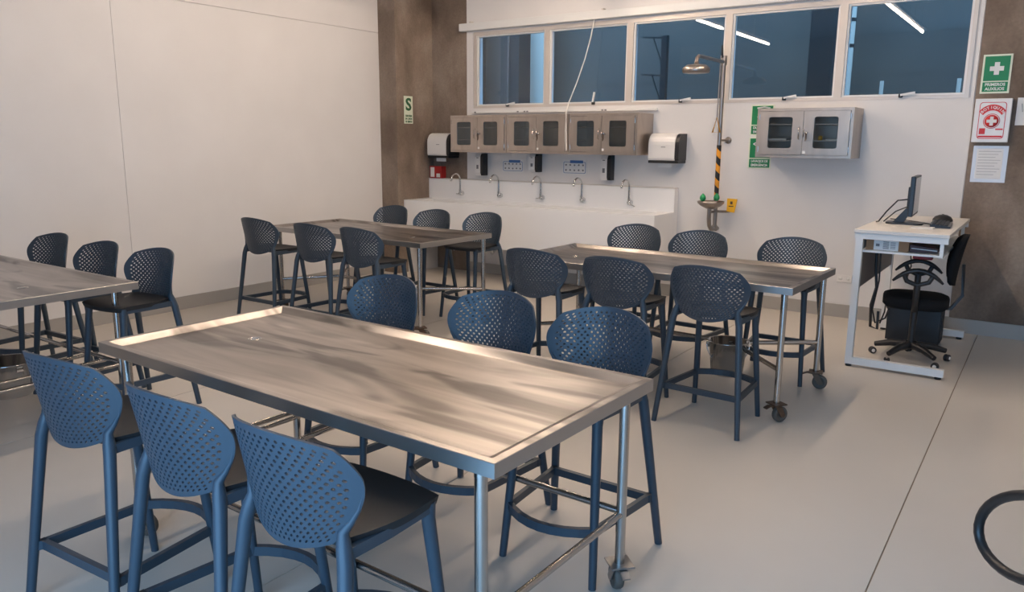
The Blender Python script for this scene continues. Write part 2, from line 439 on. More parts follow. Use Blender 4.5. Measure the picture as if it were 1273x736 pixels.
struct(MB().box(-6.92, -6.62, 10.5, 10.7, -.5, 5.0).build('exterior_pilaster', ext_pale), 'pale lit pilaster outside the first window', 'column')  # pale box standing in for a bright gap of sky
struct(MB().box(-2.66, -2.38, 10.2, 10.5, -.5, 5.0).build('exterior_column', ext_dark), 'dark column outside the fourth window', 'column')
dp = MB().tube([(-2.24, 10.4, -.5), (-2.24, 10.4, 5)], .05, 12).build('downpipe', ext_pale)
tag(dp, 'pale drain pipe outside the last window', 'pipe')
for z in (2.85, 3.15): MB().lathe([(.056, z-.02), (.056, z+.02)], 12, (-2.24, 10.4, 0)).build('pipe_clip', ext_dark, dp)
ms = MB().box(-4.65, -4.57, 10.3, 10.38, -.5, 3.12).build('exterior_mast', ext_dark)
tag(ms, 'dark bracketed post outside the third window', 'post')
for z in (2.62, 3.12):
    MB().bar([(-4.95, 10.35, z), (-4.6, 10.35, z-.03)], .02, .02).build('mast_arm', ext_dark, ms)
    MB().bar([(-4.80, 10.35, z), (-4.62, 10.35, z-.45)], .014, .014).build('mast_brace', ext_dark, ms)
for i, x in enumerate((-2.62, -1.83, -1.03)):  # pale uprights standing in for light reflections in the last pane
    tag(MB().tube([(x, 10.3, -.5), (x+.01, 10.3, 2.42)], .022, 8).build('exterior_rod', ext_pale),
        ['short pale rod outside, in front of the dark column', 'short pale rod outside, below the middle of the last window', 'short pale rod outside, nearest the concrete pillar'][i], 'rod', 'pale rods outside')

# lamps (their own light)
def lamp_row(x, starts, length, labs, group):
    for y, lab in zip(starts, labs):
        if y > 7: length = .5
        h = MB().box(x-.05, x+.05, y, y+length, 3.325, 3.36, .006).build('ceiling_lamp', whitemet)
        tag(h, lab, 'lamp', group)
        MB().tube([(x, y+.01, 3.305), (x, y+length-.01, 3.305)], .019, 8).build('tube', lampm, h)
        for k in (.2, .8): MB().tube([(x, y+length*k, 3.36), (x, y+length*k, ZC)], .005, 6).build('hanger', whitemet, h)
lamp_row(-4.20, (2.70, 3.79, 4.88, 5.97, 7.04), .98, ['slim tube lamp reflected as the last short dash in the fourth window', 'slim tube lamp reflected as the first dash in the fourth window',
    'slim tube lamp reflected as a dash in the window behind the shower head', 'slim hanging tube lamp between the two back tables', 'slim hanging tube lamp right above the white wash counter'], 'hanging lamps seen as dashes in the windows')
lamp_row(-1.86, (2.99, 4.05, 5.11, 6.17), 1.055, ['slim tube lamp reflected at the lower tip of the streak in the last window', 'slim tube lamp reflected in the middle of the streak in the last window',
    'slim tube lamp reflected at the top of the streak in the last window', 'slim hanging tube lamp closest to the separate wall cabinet'], 'hanging lamps seen as a streak in the last window')

# fixture at the top of the column
fx = MB().lathe([(.0, .0), (.10, .01), (.19, .05), (.22, .10), (.22, .17), (0, .17)], 24, (-6.70, 7.70, 3.49)).build('round_fixture', whitep)
tag(fx, 'white round fixture at the top edge by the concrete column', 'fixture')
MB().box(-6.87, -6.70, 7.42, 7.98, 3.56, 3.62).build('fixture_bracket', blackp, fx)

# ------------------------------------------------------------------ sink counter
ct = empty('sink_counter', (-5.12, 7.8, 0))
tag(ct, 'long white wash counter with backsplash along the back wall', 'counter')
cx0, cx1 = -6.868, -3.38
def at_ct(mb, name, mat): return mb.build(name, mat, ct, (5.12, -7.8, 0))
at_ct(MB().box(cx0, cx1, 7.5, 7.53, .43, .947), 'front_panel', whitegloss)
at_ct(MB().box(cx1-.03, cx1, 7.53, 7.999, .43, .947), 'end_panel', whitegloss)
at_ct(MB().box(cx0, cx1-.03, 7.53, 7.60, .91, .947).box(cx0, cx1-.03, 7.93, 8.0, .91, .947).box(cx0, cx0+.12, 7.6, 7.93, .91, .947).box(cx1-.15, cx1-.03, 7.6, 7.93, .91, .947)
      .box(cx0+.12, cx1-.15, 7.6, 7.93, .72, .74), 'basin_top', whitegloss)
at_ct(MB().box(cx0, cx1, 8.0, 8.097, .43, 1.203), 'backsplash', whitegloss)
at_ct(MB().box(cx0, cx1, 7.99, 8.097, 1.203, 1.209), 'splash_cap', desk_lam)
at_ct(MB().box(cx0, cx0+.06, 7.56, 8.09, 0, .43), 'support_panel', wallm)
for x in (-6.30, -5.69, -5.07, -4.507, -3.90):
    at_ct(MB().tube([(x, 7.78, .72), (x, 7.78, .38), (x, 7.82, .32), (x, 7.88, .34), (x, 7.9, .42), (x, 8.0, .44), (x, 8.09, .44)], .02, 8), 'drain_pipe', whitemet)
flab = ['chrome gooseneck faucet nearest the concrete corner', 'second gooseneck faucet from the concrete corner', 'middle one of the five gooseneck faucets',
        'fourth gooseneck faucet, below the second hand washing chart', 'gooseneck faucet nearest the emergency shower']
for i, x in enumerate((-6.30, -5.69, -5.07, -4.507, -3.90)):
    f = empty('faucet', (x, 8.0, 1.03)); tag(f, flab[i], 'faucet', 'gooseneck faucets on the backsplash')
    MB().lathe([(0, -.004), (.03, -.004), (.032, -.02), (.018, -.035), (.018, -.06), (0, -.06)], 14, (0, 0, 0), 'y').build('flange', chrome, f)
    MB().tube([(0, -.045, -.02), (0, -.05, .05)], .017, 10).build('body', chrome, f)
    pts = [(0, -.05, .04), (0, -.05, .17)]+[(-.01*k/8, -.05-.085*(1-math.cos(a)), .17+.085*math.sin(a)) for k, a in [(k, pi*.92*k/8) for k in range(1, 9)]]
    MB().tube(pts, [.012]*2+[.010]*8, 10).build('spout', chrome, f)
    MB().lathe([(.0, -.03), (.013, -.03), (.013, .0), (0, .0)], 10, (pts[-1][0], pts[-1][1]-.004, pts[-1][2])).build('aerator', chrome, f)
    h = [(-.05, 0), (.05, .0), (-.055, -.004), (.055, .002), (.085, -.035)][i]
    MB().tube([(0, -.05, -.01), (h[0], -.07, h[1]-.005)], [.008, .006], 8).build('lever', chrome, f)

# ------------------------------------------------------------------ wall cabinets
def cabinet(x0, x1, z0, z1, lab, group, contents, key=True):
    yb, yf = YB-.002, YB-.40
    w = x1-x0; xm = (x0+x1)/2
    r = empty('wall_cabinet', (xm, YB, z0)); tag(r, lab, 'cabinet', group)
    T = (-xm, -YB, -z0)
    def P(mb, nm, mt, par=None):
        return mb.build(nm, mt, par or r, T if par is None else None)
    t = .012
    P(MB().box(x0, x0+t, yf+.02, yb, z0, z1).box(x1-t, x1, yf+.02, yb, z0, z1).box(x0+t, x1-t, yf+.02, yb, z0, z0+t).box(x0+t, x1-t, yf+.02, yb, z1-t, z1).box(x0+t, x1-t, yb-.01, yb, z0+t, z1-t), 'body', steel_cab)
    fm = .026
    P(MB().ring([(x0, z0), (x1, z0), (x1, z1), (x0, z1)], [(x0+fm, z0+fm), (x1-fm, z0+fm), (x1-fm, z1-fm), (x0+fm, z1-fm)], yf, yf+.02), 'face_frame', steel_cab)
    for k in (1, 2): P(MB().box(x0+t, x1-t, yf+.05, yb-.01, z0+(z1-z0)*k/3, z0+(z1-z0)*k/3+.01), 'shelf', steel_cab)
    for sd in (0, 1):
        a = x0+fm+.003 if sd == 0 else xm+.002
        c = xm-.002 if sd == 0 else x1-fm-.003
        b0, b1 = z0+fm+.003, z1-fm-.003
        dw, dh = c-a, b1-b0
        ha, hc = a+dw*.235, c-dw*.24
        if sd == 0: ha, hc = a+dw*.21, c-dw*.24
        hb0, hb1 = b0+dh*.15, b1-dh*.13
        d = P(MB().ring(rect_like(a, c, b0, b1), rrect(ha, hc, hb0, hb1, .022), yf-.012, yf+.008), 'door', steel_cab)
        MB().box(ha-.01, hc+.01, yf-.002, yf+.002, hb0-.01, hb1+.01).build('pane', cabglass, d)
        zc = (b0+b1)/2-.0
        if sd == 0:
            hx = c-.03
            MB().tube([(hx, yf-.01, zc-.055), (hx, yf-.035, zc-.05), (hx, yf-.035, zc+.05), (hx, yf-.01, zc+.055)], .006, 8).build('handle', steel_shine, d)
        else:
            hx = a+.035
            MB().lathe([(0, -.012), (.014, -.012), (.014, -.04), (.01, -.045), (0, -.045)], 12, (hx, yf, zc+.0), 'y').build('lock', chrome, d)
            MB().tube([(hx-.025, yf-.012, zc+.03), (hx-.025, yf-.03, zc+.03), (hx-.025, yf-.03, zc-.035), (hx-.025, yf-.012, zc-.035)], .005, 6).build('handle', steel_shine, d)
            if key:
                MB().box(hx-.002, hx+.003, yf-.055, yf-.045, zc-.075, zc+.005).box(hx+.006, hx+.011, yf-.06, yf-.05, zc-.06, zc).build('key_ring', dark_metal, d)
            MB().box(a+.008, a+.033, yf-.014, yf-.012, b0+.012, b0+.037).build('sticker', tagm, d)
        hgx = a-.004 if sd == 0 else c+.004
        for hz_ in (b0+.05, b1-.05): MB().tube([(hgx, yf-.006, hz_-.025), (hgx, yf-.006, hz_+.025)], .006, 6).build('hinge', steel_shine, d)
    return r
cabinet(-6.25, -5.405, 1.558, 2.0, 'stainless wall cabinet nearest the concrete corner', 'steel wall cabinets over the sinks', None)
cabinet(-5.40, -4.555, 1.558, 2.0, 'middle stainless wall cabinet of the three over the sinks', 'steel wall cabinets over the sinks', None)
cabinet(-4.55, -3.71, 1.558, 2.0, 'stainless wall cabinet beside the white towel dispenser right of sinks', 'steel wall cabinets over the sinks', None)
cabinet(-2.44, -1.565, 1.56, 2.02, 'separate stainless wall cabinet covering the green eyewash sign', None, None)
tag(MB().box(-2.36, -2.18, 7.80, 7.98, 1.718, 1.742, .004).build('instrument_tray', whitep), 'white tray inside the separate wall cabinet', 'tray')
tag(MB().box(-2.30, -2.12, 7.78, 7.95, 1.575, 1.63, .006).build('white_carton', paper), 'small white carton on the floor of the separate wall cabinet', 'carton')
tag(MB().box(-1.82, -1.66, 7.80, 7.98, 1.718, 1.738, .004).build('instrument_tray', whitep), 'thin white tray behind the door with the lock', 'tray')
tag(MB().lathe([(0, 0), (.02, 0), (.02, .035), (.008, .045), (0, .045)], 12, (-1.88, 7.85, 1.7235)).build('small_bottle', yellowp), 'tiny amber bottle on the shelf of the separate cabinet', 'bottle')

# ------------------------------------------------------------------ dispensers and wall things near the sinks
def towel(x0, x1, z0, z1, lab):
    w = x1-x0; r = empty('towel_dispenser', ((x0+x1)/2, YB, z0)); tag(r, lab, 'dispenser', 'white paper towel dispensers')
    h = z1-z0; d = .22
    pr = [(-.002, .03), (-d+.01, .03), (-d, .05), (-d, h*.62)]
    for k in range(1, 7):
        a = pi/2*k/6; pr.append((-d+.11*(1-math.cos(a)), h*.62+(h*.38)*math.sin(a)))
    pr.append((-.002, h))
    MB().prism(pr, -w/2+.004, w/2-.045, 'yz').build('cover', whitep, r)
    pr2 = [(p[0]*.97 if p[0] < -.1 else p[0], p[1]*.985) for p in pr]
    MB().prism(pr2, w/2-.044, w/2, 'yz').build('side_panel', blackp, r)
    MB().box(-w/2+.003, w/2-.002, -d+.005, -.002, .0, .029, .006).build('base', blackp, r)
    MB().box(-w*.22, w*.22, -d*.7, -d*.7+.004, -.045, .0).build('paper_sheet', paper, r)
    MB().box(-.025, .025, -d-.002, -d+.001, h*.53, h*.55).build('emblem', ink, r)
towel(-6.79, -6.43, 1.475, 1.79, 'white towel dispenser partly hidden by the steel cabinet in the corner')
towel(-3.66, -3.31, 1.475, 1.79, 'white towel dispenser hanging free beside the steel cabinets')
def soap(x, z0, z1, lab):
    r = empty('soap_dispenser', (x, YB, z0)); tag(r, lab, 'dispenser', 'soap dispensers above the sinks')
    h = z1-z0
    MB().prism([(-.002, 0), (-.09, .0), (-.105, .03), (-.105, h*.85), (-.08, h), (-.002, h)], .02, .06, 'yz').build('side_panel', blackp, r)
    MB().prism([(-.002, .0), (-.095, .0), (-.112, .03), (-.112, h*.84), (-.082, h), (-.002, h)], -.06, .02, 'yz').build('cover', whitep, r)
    MB().box(-.035, -.005, -.114, -.112, h*.3, h*.48).build('window_slot', ink, r)
    MB().box(-.035, -.005, -.1145, -.112, h*.78, h*.82).build('emblem', ink, r)
soap(-6.03, 1.265, 1.54, 'black and white soap dispenser above the second faucet')
soap(-5.21, 1.33, 1.545, 'short soap dispenser between the two hand washing charts')
soap(-4.23, 1.265, 1.545, 'black and white soap dispenser nearest the free hanging towel dispenser')
def chart(x0, x1, z0, z1, lab):
    r = MB().box(x0, x1, YB-.004, YB-.001, z0, z1).build('wash_chart', paper); tag(r, lab, 'poster', 'hand washing charts')
    w, h = x1-x0, z1-z0
    MB().ring(rrect(x0+.015, x1-.015, z0+.012, z1-.03, .015), rrect(x0+.02, x1-.02, z0+.017, z1-.035, .013), YB-.0055, YB-.004).build('border', blueink, r)
    MB().box(x0+w*.32, x1-w*.15, YB-.007, YB-.0055, z1-.045, z1-.012).build('title_band', blueink, r)
    for j in range(2):
        for i in range(5):
            cx, cz = x0+w*(.15+.175*i), z0+h*(.62-.34*j)
            MB().prism([(cx+.012*math.cos(2*pi*k/7+i), cz+.013*math.sin(2*pi*k/7+i)*(1 if k % 2 else .6)) for k in range(7)], YB-.006, YB-.004).build('pictogram', ink, r)
chart(-5.74, -5.42, 1.318, 1.478, 'hand washing chart left of the short soap dispenser')
chart(-4.86, -4.53, 1.315, 1.49, 'hand washing chart right of the short soap dispenser')
rb = MB().box(-6.835, -6.64, 7.98, 8.08, 1.209, 1.365, .004).build('glove_box', redp)
tag(rb, 'small red box standing on the backsplash in the corner', 'box')
MB().box(-6.82, -6.755, 7.977, 7.98, 1.225, 1.35).build('label_panel', paper, rb)
MB().box(-6.72, -6.66, 7.977, 7.98, 1.222, 1.27).build('label_panel', paper, rb)

# ------------------------------------------------------------------ emergency shower
sh = empty('emergency_shower', (-2.92, YB, .76)); tag(sh, 'steel emergency shower with eyewash bowl and striped pole', 'shower')
T = (2.92, -YB, -.76)
def S(mb, nm, mt, par=None): return mb.build(nm, mt, par or sh, T if par is None else None)
px, py = -2.915, 8.0
S(MB().tube([(px, py, .84), (px, py, 2.56)], .021, 14), 'pole', showerm)
S(MB().tube([(px, py, 1.05), (px, py, 1.67)], .0235, 16), 'striped_sleeve', hz)
S(MB().tube([(px, py, 2.50), (px, 7.32, 2.50), (px, 7.28, 2.48), (px, 7.27, 2.44)], .017, 12).tube([(px, py, 2.47), (px, py, 2.56)], .03, 12), 'arm', showerm)
S(MB().lathe([(0, .06), (.02, .06), (.022, .035), (.09, .03), (.128, .0), (.130, -.035), (.12, -.045), (0, -.045)], 28, (px, 7.27, 2.385)), 'shower_head', showerm)
S(MB().tube([(px-.01, py-.03, 2.54), (px-.012, py-.04, 2.66)], [.014, .01], 8), 'valve_lever', blackp)
S(MB().tube([(px-.015, py-.05, 2.56), (px-.017, py-.06, 1.95)], .006, 6), 'pull_rod', showerm)
S(MB().tube([(px-.017, py-.062, 1.95), (px-.057, py-.062, 1.80), (px+.023, py-.062, 1.80)], .0085, 8, closed=True), 'pull_handle', orangep)
S(MB().tube([(px, py, 1.72), (px+.05, YB-.03, 1.72), (px+.06, YB-.012, 1.72)], .012, 10).lathe([(0, -.004), (.035, -.004), (.035, -.012), (0, -.012)], 14, (px+.06, YB, 1.72), 'y'), 'wall_bracket', showerm)
bo = S(MB().lathe([(.0, -.065), (.04, -.06), (.10, -.03), (.135, .0), (.138, .02), (.13, .02), (.125, .004), (.09, -.022), (.0, -.045)], 28, (px, 7.85, 1.08)), 'eyewash_bowl', showerm)
for k, (dx, dy) in enumerate(((-.05, -.10), (.045, .04))):
    MB().tube([(px, 7.86, 1.06), (px+dx, 7.85+dy, 1.07), (px+dx, 7.85+dy, 1.11)], .011, 8).build('nozzle', showerm, bo)
    MB().lathe([(0, .06), (.012, .05), (.028, .03), (.032, .005), (.018, -.02), (0, -.02)], 12, (px+dx, 7.85+dy, 1.125)).build('dust_cap', greenp, bo)
S(MB().tube([(px, 7.82, 1.03), (px, 7.82, .92), (px, 7.84, .85), (px, 7.89, .81), (px, 7.96, .80), (px, YB-.02, .80)], .022, 12).tube([(px, py, .84), (px, py, .78)], .027, 12), 'drain_pipe', showerm)
S(MB().tube([(px, 7.88, .985), (px, py, .985), (px+.12, py-.01, .99), (px+.18, py-.03, 1.0)], .013, 8), 'push_arm', showerm)
pf = S(MB().prism([(px+.135, .995), (px+.215, .985), (px+.24, 1.125), (px+.135, 1.13)], py-.045, py-.03), 'push_paddle', yellowp)
MB().box(px+.155, px+.205, py-.047, py-.045, 1.045, 1.055).box(px+.17, px+.195, py-.047, py-.045, 1.07, 1.10).build('printed_mark', dark_metal, pf)

# ------------------------------------------------------------------ signs
FR = (pi/2, 0, 0)
sg = MB().box(-6.868, -6.862, 7.535, 7.695, 1.905, 2.245).build('safe_zone_sign', lumi)
tag(sg, 'pale luminous safety sign with green S on concrete column', 'sign')
RX = (pi/2, 0, pi/2)
text('letter', 'S', .21, greendk, sg, (-6.861, 7.615, 2.135), RX, bold=.006, width=.105)
for i, tx in enumerate(('ZONA SEGURA', 'EN CASOS', 'DE SISMOS')):
    text('lettering', tx, .034, greendk, sg, (-6.861, 7.615, 2.00-.036*i), RX, width=.125, bold=.001)
yP = YB-.02
def plate(x0, x1, z0, z1, name, mat, y=yP, d=.006): return MB().box(x0, x1, y-d, y, z0, z1).build(name, mat)
fa = plate(-.635, -.418, 2.13, 2.455, 'first_aid_sign', lumi); tag(fa, 'green first aid sign with white cross on concrete pillar', 'sign')
MB().box(-.62, -.433, yP-.0075, yP-.006, 2.235, 2.44).build('green_field', greens, fa)
MB().box(-.62, -.433, yP-.0075, yP-.006, 2.145, 2.225).build('green_field', greens, fa)
MB().box(-.5785, -.4745, yP-.009, yP-.0075, 2.318, 2.356).box(-.5455, -.5075, yP-.0092, yP-.0075, 2.285, 2.39).build('white_cross', paper, fa)
text('lettering', 'PRIMEROS', .034, paper, fa, (-.5265, yP-.008, 2.203), FR, width=.15, bold=.001)
text('lettering', 'AUXILIOS', .034, paper, fa, (-.5265, yP-.008, 2.167), FR, width=.145, bold=.001)
kit = MB().box(-.652, -.378, yP-.06, yP, 1.715, 2.085, .006).build('first_aid_box', whitep); tag(kit, 'white first aid box with red print below green sign', 'first aid box')
yk = yP-.06
MB().ring(rrect(-.615, -.415, 1.745, 2.055, .025), rrect(-.61, -.42, 1.75, 2.05, .022), yk-.0015, yk).build('red_border', redink, kit)
arc = [(-.515+.125*math.cos(a), 1.895+.14*math.sin(a)) for a in [pi*(.20+.6*k/12) for k in range(13)]]
arc += [(-.515+.085*math.cos(a), 1.89+.095*math.sin(a)) for a in [pi*(.80-.6*k/12) for k in range(13)]]
band = MB()
for k in range(12): band.prism([arc[k], arc[k+1], arc[24-k], arc[25-k]], yk-.002, yk)
band.build('red_banner', redink, kit)
for k, ch in enumerate('BOTIQUIN'):
    a = pi*(.76-.52*k/7)
    o = text('lettering', ch, .032, paper, kit, (-.515+.105*math.cos(a), yk-.0025, 1.892+.118*math.sin(a)), (pi/2, pi/2-a if False else -(a-pi/2), 0), bold=.0008)
MB().lathe([(.058, -.002), (.063, -.002), (.063, 0), (.058, 0)], 24, (-.515, yk, 1.895), 'y').build('red_circle', redink, kit)
MB().lathe([(0, -.0018), (.053, -.0018), (.053, 0), (0, 0)], 24, (-.515, yk, 1.895), 'y').build('red_disc', redink, kit)
MB().box(-.553, -.477, yk-.003, yk-.0018, 1.882, 1.908).box(-.528, -.502, yk-.0031, yk-.0018, 1.857, 1.933).build('white_cross', paper, kit)
MB().box(-.60, -.555, yk-.002, yk, 1.785, 1.835).build('red_mark', redink, kit)
MB().box(-.48, -.425, yk-.002, yk, 1.82, 1.832).build('red_mark', redink, kit)
MB().box(-.605, -.425, yk-.002, yk, 1.757, 1.772).build('red_mark', redink, kit)
doc = plate(-.628, -.365, 1.37, 1.685, 'notice_sheet', sleeve, yP, .004); tag(doc, 'printed notice in a glossy plastic sleeve below the first aid box', 'notice')
MB().box(-.60, -.40, yP-.0055, yP-.004, 1.40, 1.66).build('page', paper, doc)
for k in range(9): MB().box(-.585, -.415-.02*(k % 3), yP-.0065, yP-.0055, 1.635-.025*k, 1.640-.025*k).build('printed_line', pmat('faint_grey_print_%d' % k, (.42, .42, .42), .6), doc)
nt = plate(-.345, -.13, 1.86, 2.09, 'notice_sheet', paper, yP, .004); tag(nt, 'white notice cut off by the picture edge beside the first aid box', 'notice')
MB().tube([(-.31, yP-.006, 2.04), (-.30, yP-.006, 1.97), (-.28, yP-.006, 2.02), (-.26, yP-.006, 2.03)], .003, 6).build('pen_mark', ink, nt)
def greensign(z0, z1, split, l1, l2, name, lab):
    g = MB().box(-2.635, -2.40, YB-.005, YB-.001, z0, z1).build(name, lumi); tag(g, lab, 'sign')
    MB().box(-2.622, -2.413, YB-.0065, YB-.005, split+.005, z1-.012).build('green_field', greens, g)
    MB().box(-2.622, -2.413, YB-.0065, YB-.005, z0+.012, split-.005).build('green_field', greens, g)
    zc = (z0+.012+split-.005)/2
    text('lettering', l1, .034, paper, g, (-2.517, YB-.007, zc+.02), FR, width=.17, bold=.001)
    text('lettering', l2, .034, paper, g, (-2.517, YB-.007, zc-.02), FR, width=.17, bold=.001)
    return g
g1 = greensign(1.772, 2.075, 1.872, 'DUCHA DE', 'EMERGENCIA', 'shower_sign', 'upper green shower sign mostly hidden behind the steel cabinet')
MB().tube([(-2.57, YB-.008, 2.04), (-2.50, YB-.008, 2.05), (-2.44, YB-.008, 2.04)], .007, 6).tube([(-2.56, YB-.008, 1.96), (-2.53, YB-.008, 1.91)], .01, 6).build('pictogram', paper, g1)
g2 = greensign(1.437, 1.752, 1.54, 'LAVAOJOS DE', 'EMERGENCIA', 'eyewash_sign', 'lower green eyewash sign showing below the steel cabinet corner')
MB().ring([(-2.59, 1.68), (-2.545, 1.66), (-2.545, 1.71), (-2.59, 1.69)], [(-2.575, 1.682), (-2.555, 1.674), (-2.555, 1.696), (-2.575, 1.688)], YB-.008, YB-.0065).build('pictogram', paper, g2)
MB().lathe([(0, -.008), (.014, -.008), (.014, -.0065), (0, -.0065)], 12, (-2.55, YB, 1.58), 'y').build('pictogram', paper, g2)

def socket(x, z, lab):
    o = MB().box(x-.07, x+.07, YB-.012, YB-.001, z-.035, z+.035, .004).build('wall_socket', whitep); tag(o, lab, 'socket')
    for d in (-.035, .035): MB().lathe([(0, -.0135), (.018, -.0135), (.018, -.012), (0, -.012)], 12, (x+d, YB, z), 'y').build('outlet', tagm, o)
    return o
socket(-1.60, .39, 'white wall socket behind the end of the right table')
socket(-1.05, .52, 'white wall socket below the computer desk')

# ------------------------------------------------------------------ bar stools
BK = dict(hw=.257, zc=.834, hz=.172, sag=.112, y0=-.224, rec=.033, nar=.261)
def bsurf(a, b):
    sx = a*math.sqrt(1-.38*b*b); sy = b*math.sqrt(1-.38*a*a)
    t = min(1, max(0, (.35-sy)/1.35))
    x = BK['hw']*sx*(1-BK['nar']*t**1.3); z = BK['zc']+BK['hz']*sy
    y = BK['y0']-BK['rec']*sy+BK['sag']*(x/BK['hw'])**2
    return Vector((x, y, z))
def bnorm(a, b):
    e = 1e-3
    u = bsurf(a+e, b)-bsurf(a-e, b); v = bsurf(a, b+e)-bsurf(a, b-e)
    return u.cross(v).normalized()
def make_back():
    A, Bm = .91, .90
    NC, NR = 17, 21
    wa, hb = 2*A/NC, 2*Bm/NR
    P2 = []; idx = {}; faces = []
    def vid(a, b):
        k = (round(a*2000), round(b*2000))
        if k not in idx: idx[k] = len(P2); P2.append((a, b))
        return idx[k]
    ra, rb_ = wa*.215, hb*.355
    for j in range(NR):
        b0 = -Bm+j*hb; b1 = b0+hb; bc = (b0+b1)/2
        cells = [(-A+i*wa, -A+(i+1)*wa) for i in range(NC)] if j % 2 == 0 else [(-A+wa/2+i*wa, -A+wa*1.5+i*wa) for i in range(NC-1)]
        for (a0, a1) in cells:
            ac = (a0+a1)/2
            out = [vid(a0, b0), vid(ac, b0), vid(a1, b0), vid(a1, bc), vid(a1, b1), vid(ac, b1), vid(a0, b1), vid(a0, bc)]
            inn = []
            for k in range(8):
                an = -3*pi/4+k*pi/4
                inn.append(vid(ac+ra*math.cos(an), bc+rb_*math.sin(an)))
            for k in range(8): faces.append((out[k], out[(k+1) % 8], inn[(k+1) % 8], inn[k]))
        if j % 2 == 1:
            for (a0, a1) in ((-A, -A+wa/2), (A-wa/2, A)):
                if a0 < 0: faces.append((vid(a0, b0), vid(a1, b0), vid(a1, bc), vid(a1, b1), vid(a0, b1)))
                else: faces.append((vid(a0, b0), vid(a1, b0), vid(a1, b1), vid(a0, b1), vid(a0, bc)))
    # solid border
    per = [i for i, (a, b) in enumerate(P2) if abs(abs(a)-A) < 1e-4 or abs(abs(b)-Bm) < 1e-4]
    # keep only those actually on the outer rectangle loop
    def ang(i): a, b = P2[i]; return math.atan2(b/Bm, a/A)
    per.sort(key=ang)
    loops = [per]
    for sc in (.5, 1.0):
        lp = []
        for i in per:
            a, b = P2[i]; q = (a*(1+(1/A-1)*sc), b*(1+(1/Bm-1)*sc))
            P2.append(q); lp.append(len(P2)-1)
        loops.append(lp)
    for q in range(2):
        n_ = len(per)
        for k in range(n_): faces.append((loops[q][k], loops[q+1][k], loops[q+1][(k+1) % n_], loops[q][(k+1) % n_]))
    cnt = {}
    for f in faces:
        for k in range(len(f)):
            e = (f[k], f[(k+1) % len(f)]); cnt[e] = cnt.get(e, 0)+1
    bd = [e for e in cnt if (e[1], e[0]) not in cnt]
    base = [bsurf(a, b) for a, b in P2]; nr = [bnorm(max(-.99, min(.99, a)), max(-.99, min(.99, b))) for a, b in P2]
    th = [.0042]*len(P2)
    fr_ = [p+n_*t for p, n_, t in zip(base, nr, th)]; bk = [p-n_*t for p, n_, t in zip(base, nr, th)]
    me = bpy.data.meshes.new('backrest'); N = len(P2)
    vs = fr_+bk; fs = [f for f in faces]+[tuple(i+N for i in reversed(f)) for f in faces]; sm = [True]*len(fs)
    # walls with their own vertices so that edges stay crisp
    used = sorted({i for e in bd for i in e}); mp = {i: k for k, i in enumerate(used)}
    o = len(vs); vs = vs+[fr_[i] for i in used]+[bk[i] for i in used]; M_ = len(used)
    for (i, j) in bd:
        fs.append((o+mp[j], o+mp[i], o+M_+mp[i], o+M_+mp[j])); sm.append(True)
    me.from_pydata([v[:] for v in vs], [], fs); me.polygons.foreach_set('use_smooth', sm); me.materials.append(stoolm); me.update()
    return me
def make_seat():
    n = 14; vs = []; fs = []
    def sp(a, b):
        sx = a*math.sqrt(1-.22*b*b); sy = b*math.sqrt(1-.22*a*a)
        x = .222*sx*(1-.06*max(0, -sy)); y = .030+.197*sy
        z = .712-.014*max(0, 1-(sx*sx+sy*sy))-.012*max(0, sy)**3
        return (x, y, z)
    for lay in range(2):
        for j in range(n+1):
            for i in range(n+1):
                x, y, z = sp(-1+2*i/n, -1+2*j/n)
                k = 1.0 if lay == 0 else .97
                vs.append((x*k, (y-.03)*k+.03, z-(.026 if lay else 0)))
    m = (n+1)**2
    for j in range(n):
        for i in range(n):
            q = (j*(n+1)+i, j*(n+1)+i+1, (j+1)*(n+1)+i+1, (j+1)*(n+1)+i)
            fs.append(q); fs.append(tuple(m+k for k in reversed(q)))
    per = [i for i in range(n)]+[i*(n+1)+n for i in range(n)]+[n*(n+1)+n-i for i in range(n)]+[(n-i)*(n+1) for i in range(n)]
    mb = MB(); mb.add(vs, fs, True)
    w = [vs[i] for i in per]+[vs[i+m] for i in per]; k = len(per)
    mb.add(w, [(i, i+k, (i+1) % k+k, (i+1) % k) for i in range(k)], True)
    return mb.mesh('seat', seatm)
backme, seatme = make_back(), make_seat()
legme = {}
for sx in (-1, 1):
    p = [bsurf(.985*sx, .05), bsurf(.985*sx, -.25), bsurf(.98*sx, -.5), bsurf(.97*sx, -.72), Vector((sx*.197, -.152, .697)), Vector((sx*.208, -.160, .655)), Vector((sx*.268, -.24, 0))]
    legme[('R', sx)] = MB().tube(p, [.0045, .006, .0095, .016, .0215, .0215, .0165], 10, upv=(sx, 0, 0)).mesh('rear_leg', stoolm)
    p = [Vector((sx*.178, .170, .692)), Vector((sx*.181, .174, .64)), Vector((sx*.215, .24, 0))]
    legme[('F', sx)] = MB().tube(p, [.027, .021, .0155], 10, upv=(sx, 0, 0)).mesh('front_leg', stoolm)
def legpt(kind, sx, z):
    if kind == 'R': t = (z-0)/.655; return Vector((sx*(.268+(.212-.268)*t), -.24+(.24-.163)*t, z))
    t = z/.64; return Vector((sx*(.215+(.181-.215)*t), .24-(.24-.174)*t, z))
zst = .225
rail_me = MB().bar([legpt('R', -1, zst)+Vector((.0, .03, 0)), legpt('R', 1, zst)+Vector((0, .03, 0))], .022, .034)
for sx in (-1, 1): rail_me.bar([legpt('R', sx, zst), legpt('R', sx, zst)+Vector((-sx*.02, .035, 0))], .022, .034)
rail_me = rail_me.mesh('rear_stretcher', stoolm)
